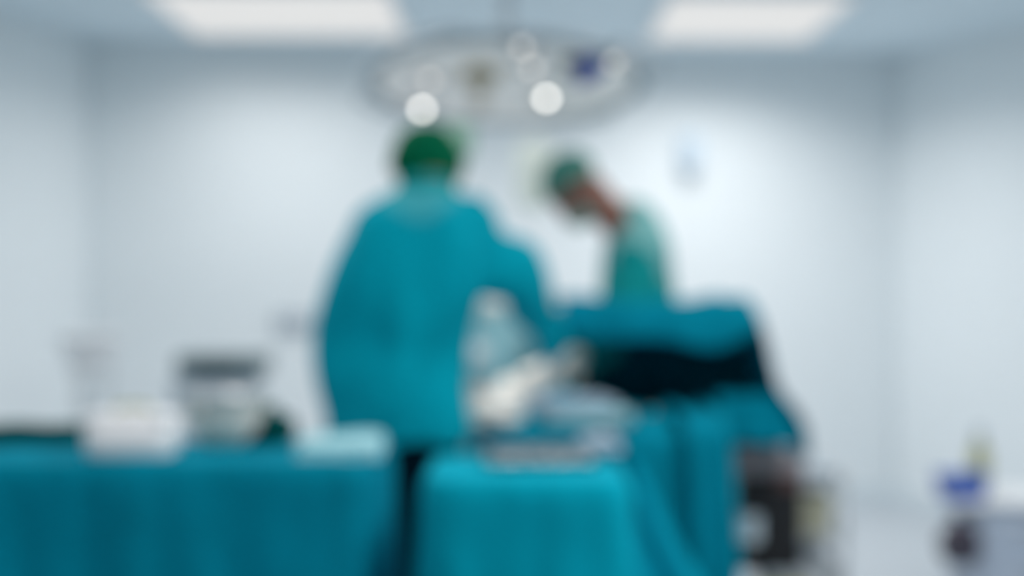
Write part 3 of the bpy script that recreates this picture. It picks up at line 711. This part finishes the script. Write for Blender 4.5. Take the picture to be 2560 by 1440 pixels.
# white bowl on stand
bs = empty('basin_stand', (-1.93, 6.5, 0), label='slim steel ring stand by the left wall holding a white basin', cat='stand')
for k in range(3):
    a = k * 2 * math.pi / 3 + .5
    bm = bmesh.new(); tube(bm, spline([(.16 * math.cos(a), .16 * math.sin(a), .02), (.05 * math.cos(a), .05 * math.sin(a), .45), (.095 * math.cos(a), .095 * math.sin(a), .90)], 6), .008, 10); obj('leg', bm, M['steel'], bs)
bm = bmesh.new(); tube(bm, [(.097 * math.cos(q * math.pi / 18), .097 * math.sin(q * math.pi / 18), .90) for q in range(37)], .006, 8); obj('ring', bm, M['steel'], bs)
bs2 = empty('basin', (-1.93, 6.5, .885), label='white round basin sitting in the ring stand at left', cat='basin')
bm = bmesh.new(); lathe(bm, [(0, 0), (.05, 0), (.090, .03), (.125, .09), (.135, .155), (.144, .157), (.144, .165), (.128, .160), (.117, .09), (.083, .036), (.03, .010), (0, .010)], 40); obj('bowl', bm, M['white'], bs2)
# infusion bags on poles
def iv(x, y, zt, label):
    t = empty('infusion_pole', (x, y, 0), label=label, cat='infusion pole')
    bm = bmesh.new(); tube(bm, [(0, 0, .05), (0, 0, zt)], .008, 12); obj('pole', bm, M['white'], t)
    bm = bmesh.new(); tube(bm, spline([(-.09, 0, zt + .0), (-.07, 0, zt - .02), (0, 0, zt), (.07, 0, zt - .02), (.09, 0, zt)], 5), .004, 8); obj('hook', bm, M['steel'], t)
    for k in range(5):
        a = 2 * math.pi * k / 5
        bm = bmesh.new(); tube(bm, [(0, 0, .07), (.22 * math.cos(a), .22 * math.sin(a), .05)], .010, 10); l = obj('leg', bm, M['grey'], t)
        bm = bmesh.new(); cx_, cy_ = .22 * math.cos(a), .22 * math.sin(a); tube(bm, [(cx_ - .01, cy_, .028), (cx_ + .01, cy_, .028)], .027, 16); obj('castor', bm, M['rubber'], l)
    return t
def bag(c, w_, h_, m, label):
    t = empty('infusion_bag', c, label=label, cat='infusion bag')
    bm = bmesh.new(); stube(bm, [(0, 0, .0), (0, 0, -.02), (0, 0, -h_ * .3), (0, 0, -h_ * .65), (0, 0, -h_ * .95), (0, 0, -h_)], [(w_ * .36, .004), (w_ * .48, .014), (w_ * .5, .026), (w_ * .5, .032), (w_ * .40, .018), (w_ * .1, .008)], 28); obj('pouch', bm, m, t)
    bm = bmesh.new(); tube(bm, [(0, 0, -h_), (0, 0, -h_ - .04)], .008, 10); tube(bm, spline([(0, 0, -h_ - .04), (.01, 0, -h_ - .2), (.03, .0, -h_ - .4)], 6), .0025, 8); obj('outlet_tube', bm, M['white'], t)
    bm = bmesh.new(); tube(bm, [(.013 * math.cos(q * math.pi / 8), 0, .012 + .016 * math.sin(q * math.pi / 8)) for q in range(17)], .003, 8); obj('hanging_loop', bm, M['white'], t)
    return t
bp = P(1338, 352, 5.9); iv(bp.x + .0, bp.y + .05, bp.z + .035, 'slim white infusion pole between the two people')
bag(bp, .155, .28, M['fluid'], 'pale yellow infusion bag hanging left of the bowed head')
bp = P(1150, 278, 5.9); iv(bp.x, bp.y + .05, bp.z + .035, 'slim white infusion pole behind the dark green cap')
bag(bp, .11, .20, M['fluidg'], 'pale green infusion bag hanging just behind the dark green cap')

# anaesthesia machine at the right of the draped table
am = empty('suction_machine', (.90, 5.0, 0), label='black and taupe suction machine standing low beside the raised drape', cat='medical machine')
bm = bmesh.new(); box(bm, (-.01, 0, .45), (.22, .26, .33)); obj('housing', bm, M['black'], am, smooth=False, bevel=.02)
bm = bmesh.new(); box(bm, (-.02, 0, .665), (.24, .27, .10)); obj('top_panel', bm, M['taupe'], am, smooth=False, bevel=.015, label='taupe upper panel')
bm = bmesh.new(); box(bm, (.05, -.137, .60), (.09, .02, .05)); obj('label_plate', bm, M['rust'], am, smooth=False, bevel=.004, label='reddish brown plate')
bm = bmesh.new(); lathe(bm, [(0, 0), (.040, 0), (.043, .01), (.043, .08), (.045, .09), (0, .095)], 32, (-.10, -.175, .40)); cj = obj('canister', bm, M['glass'], am, label='round pale blue canister')
bm = bmesh.new(); box(bm, (-.10, -.15, .392), (.10, .10, .012)); obj('bracket', bm, M['black'], am, smooth=False, bevel=.003)
bm = bmesh.new(); tube(bm, [(-.01, 0, .08), (-.01, 0, .30)], .03, 16); box(bm, (-.01, 0, .075), (.26, .28, .02)); obj('stand_column', bm, M['grey'], am, smooth=False, bevel=.005)
castors(am, [(-.11, -.11), (.09, -.11), (-.11, .11), (.09, .11)], .032)
tc = empty('utility_cart', (1.13, 5.4, 0), label='low grey open cart with shelves beside the black suction machine', cat='cart')
for z in (.14, .34, .54):
    bm = bmesh.new(); box(bm, (0, 0, z), (.20, .36, .02)); obj('shelf', bm, M['midgrey'], tc, smooth=False, bevel=.005)
for a in (-1, 1):
    for b in (-1, 1):
        bm = bmesh.new(); tube(bm, [(a * .09, b * .165, .07), (a * .09, b * .165, .60)], .010, 10); obj('post', bm, M['steel'], tc)
bm = bmesh.new(); box(bm, (0, .155, .33), (.17, .012, .40)); obj('back_panel', bm, M['midgrey'], tc, smooth=False, bevel=.003)
bm = bmesh.new(); box(bm, (0, -.02, .20), (.16, .28, .10)); obj('lower_drawer', bm, M['midgrey'], tc, smooth=False, bevel=.006)
castors(tc, [(-.09, -.165), (.09, -.165), (-.09, .165), (.09, .165)])
def bin_(c, s, m, name, label, cat, lidm=None):
    t = empty(name, c, label=label, cat=cat); sx, sy, h = s
    bm = bmesh.new(); ring = []
    for z, k in ((0, .86), (h, 1), (h, .94), (.008, .80)): ring.append([bm.verts.new((a * sx / 2 * k, b * sy / 2 * k, z)) for a, b in ((1, 1), (-1, 1), (-1, -1), (1, -1))])
    bm.faces.new(ring[0]); bm.faces.new(ring[-1])
    for a, b in zip(ring, ring[1:]):
        for i in range(4): bm.faces.new((a[i], a[(i + 1) % 4], b[(i + 1) % 4], b[i]))
    obj('tub', bm, m, t, smooth=False, bevel=.006)
    bm = bmesh.new(); box(bm, (0, 0, h + .008), (sx * 1.03, sy * 1.03, .016)); obj('lid', bm, lidm or m, t, smooth=False, bevel=.006)
    return t
bin_((1.11, 5.3, .351), (.15, .13, .13), M['sand'], 'sharps_bin', 'yellow sharps bin on the middle shelf of the grey cart', 'bin')
bin_((.855, 4.45, 0.0), (.16, .16, .30), M['yellow'], 'waste_bin', 'yellow waste bin on the floor below the raised drape', 'bin')
towel('folded_cloth', (1.13, 5.4, .552), (.17, .28), 0, M['grey'], 'grey folded cloth on the top shelf of the grey cart', 'cloth', 9, .03, 2)

# far right trolley
ft = empty('supply_trolley', (1.91, 5.6, 0), label='ice blue supply trolley at the right edge of the room', cat='trolley')
bm = bmesh.new(); box(bm, (.04, 0, .255), (.36, .40, .35)); obj('cabinet', bm, M['ice'], ft, smooth=False, bevel=.02)
bm = bmesh.new(); box(bm, (.0, -.01, .44), (.46, .44, .02)); obj('worktop', bm, M['white'], ft, smooth=False, bevel=.006)
for k in range(2):
    bm = bmesh.new(); box(bm, (.05, -.205, .165 + .165 * k), (.30, .012, .15)); d = obj('drawer', bm, M['ice'], ft, smooth=False, bevel=.005)
    bm = bmesh.new(); tube(bm, [(-.01, -.222,   .18 + .165 * k), (.11, -.222,   .18 + .165 * k)], .006, 10); obj('drawer_handle', bm, M['steel'], d)
bm = bmesh.new(); tube(bm, spline([(-.15, -.15, .30), (-.2, -.2, .29), (-.27, -.2, .24), (-.27, -.2, .235)], 4), .008, 10); tube(bm, [(-.21 + .086 * math.cos(q * math.pi / 12), -.2 + .086 * math.sin(q * math.pi / 12), .285) for q in range(25)], .005, 8)
obj('bottle_ring', bm, M['grey'], ft)
castors(ft, [(-.1, -.16), (.18, -.16), (-.1, .16), (.18, .16)])
bt = empty('bottle', (1.70, 5.4, .215), label='dark plum glass bottle in the side ring of the ice blue trolley', cat='bottle')
bm = bmesh.new(); lathe(bm, [(0, 0), (.05, 0), (.072, .025), (.082, .07), (.072, .12), (.036, .148), (.018, .158), (.018, .17), (0, .17)], 32); obj('glass_body', bm, M['plum'], bt)
bm = bmesh.new(); lathe(bm, [(0, .168), (.021, .168), (.021, .19), (0, .19)], 20); obj('stopper', bm, M['black'], bt)
bin_((1.735, 5.5, .452), (.17, .14, .075), M['blue'], 'instrument_box', 'bright blue box on the left end of the ice blue trolley', 'box')
yb = empty('bottle', (1.86, 5.66, .452), label='tall yellow bottle standing on the ice blue trolley behind the blue box', cat='bottle')
bm = bmesh.new(); lathe(bm, [(0, 0), (.036, 0), (.038, .01), (.038, .15), (.030, .175), (.016, .19), (.016, .21), (0, .21)], 28); obj('plastic_body', bm, M['yellow'], yb)
bm = bmesh.new(); lathe(bm, [(0, .208), (.02, .208), (.018, .24), (.006, .25), (0, .25)], 20); obj('cap', bm, M['grey'], yb)

# fittings on the far wall
def onwall(px, py):
    a = Vector(LC); b = Vector(RC); k = (px - 1280) / F        # x = k*y meets the back wall line
    t = (k * a.y - a.x) / ((b.x - a.x) - k * (b.y - a.y)); q = a + (b - a) * t
    return Vector((q.x, q.y - .004, EYE - (py - 720) / F * q.y)), math.atan2(b.y - a.y, b.x - a.x)
c, rz = onwall(1722, 385); t = empty('wall_dispenser', c, rz, label='small pale blue dispenser fixed high on the far wall, right of the bowed head', cat='dispenser')
bm = bmesh.new(); box(bm, (0, -.04, 0), (.11, .08, .20)); obj('housing', bm, M['paleice'], t, smooth=False, bevel=.02)
bm = bmesh.new(); box(bm, (0, -.045, -.12), (.05, .04, .03)); obj('nozzle', bm, M['grey'], t, smooth=False, bevel=.006)
c, rz = onwall(735, 805); t = empty('wall_socket', c, rz, label='small grey socket plate on the far wall left of the surgeon', cat='socket')
bm = bmesh.new(); box(bm, (0, -.012, 0), (.20, .024, .09)); obj('plate', bm, M['grey'], t, smooth=False, bevel=.005)
for k in (-1, 1):
    bm = bmesh.new(); tube(bm, [(k * .05, -.022, 0), (k * .05, -.03, 0)], .025, 20); obj('outlet', bm, M['lilac'], t)
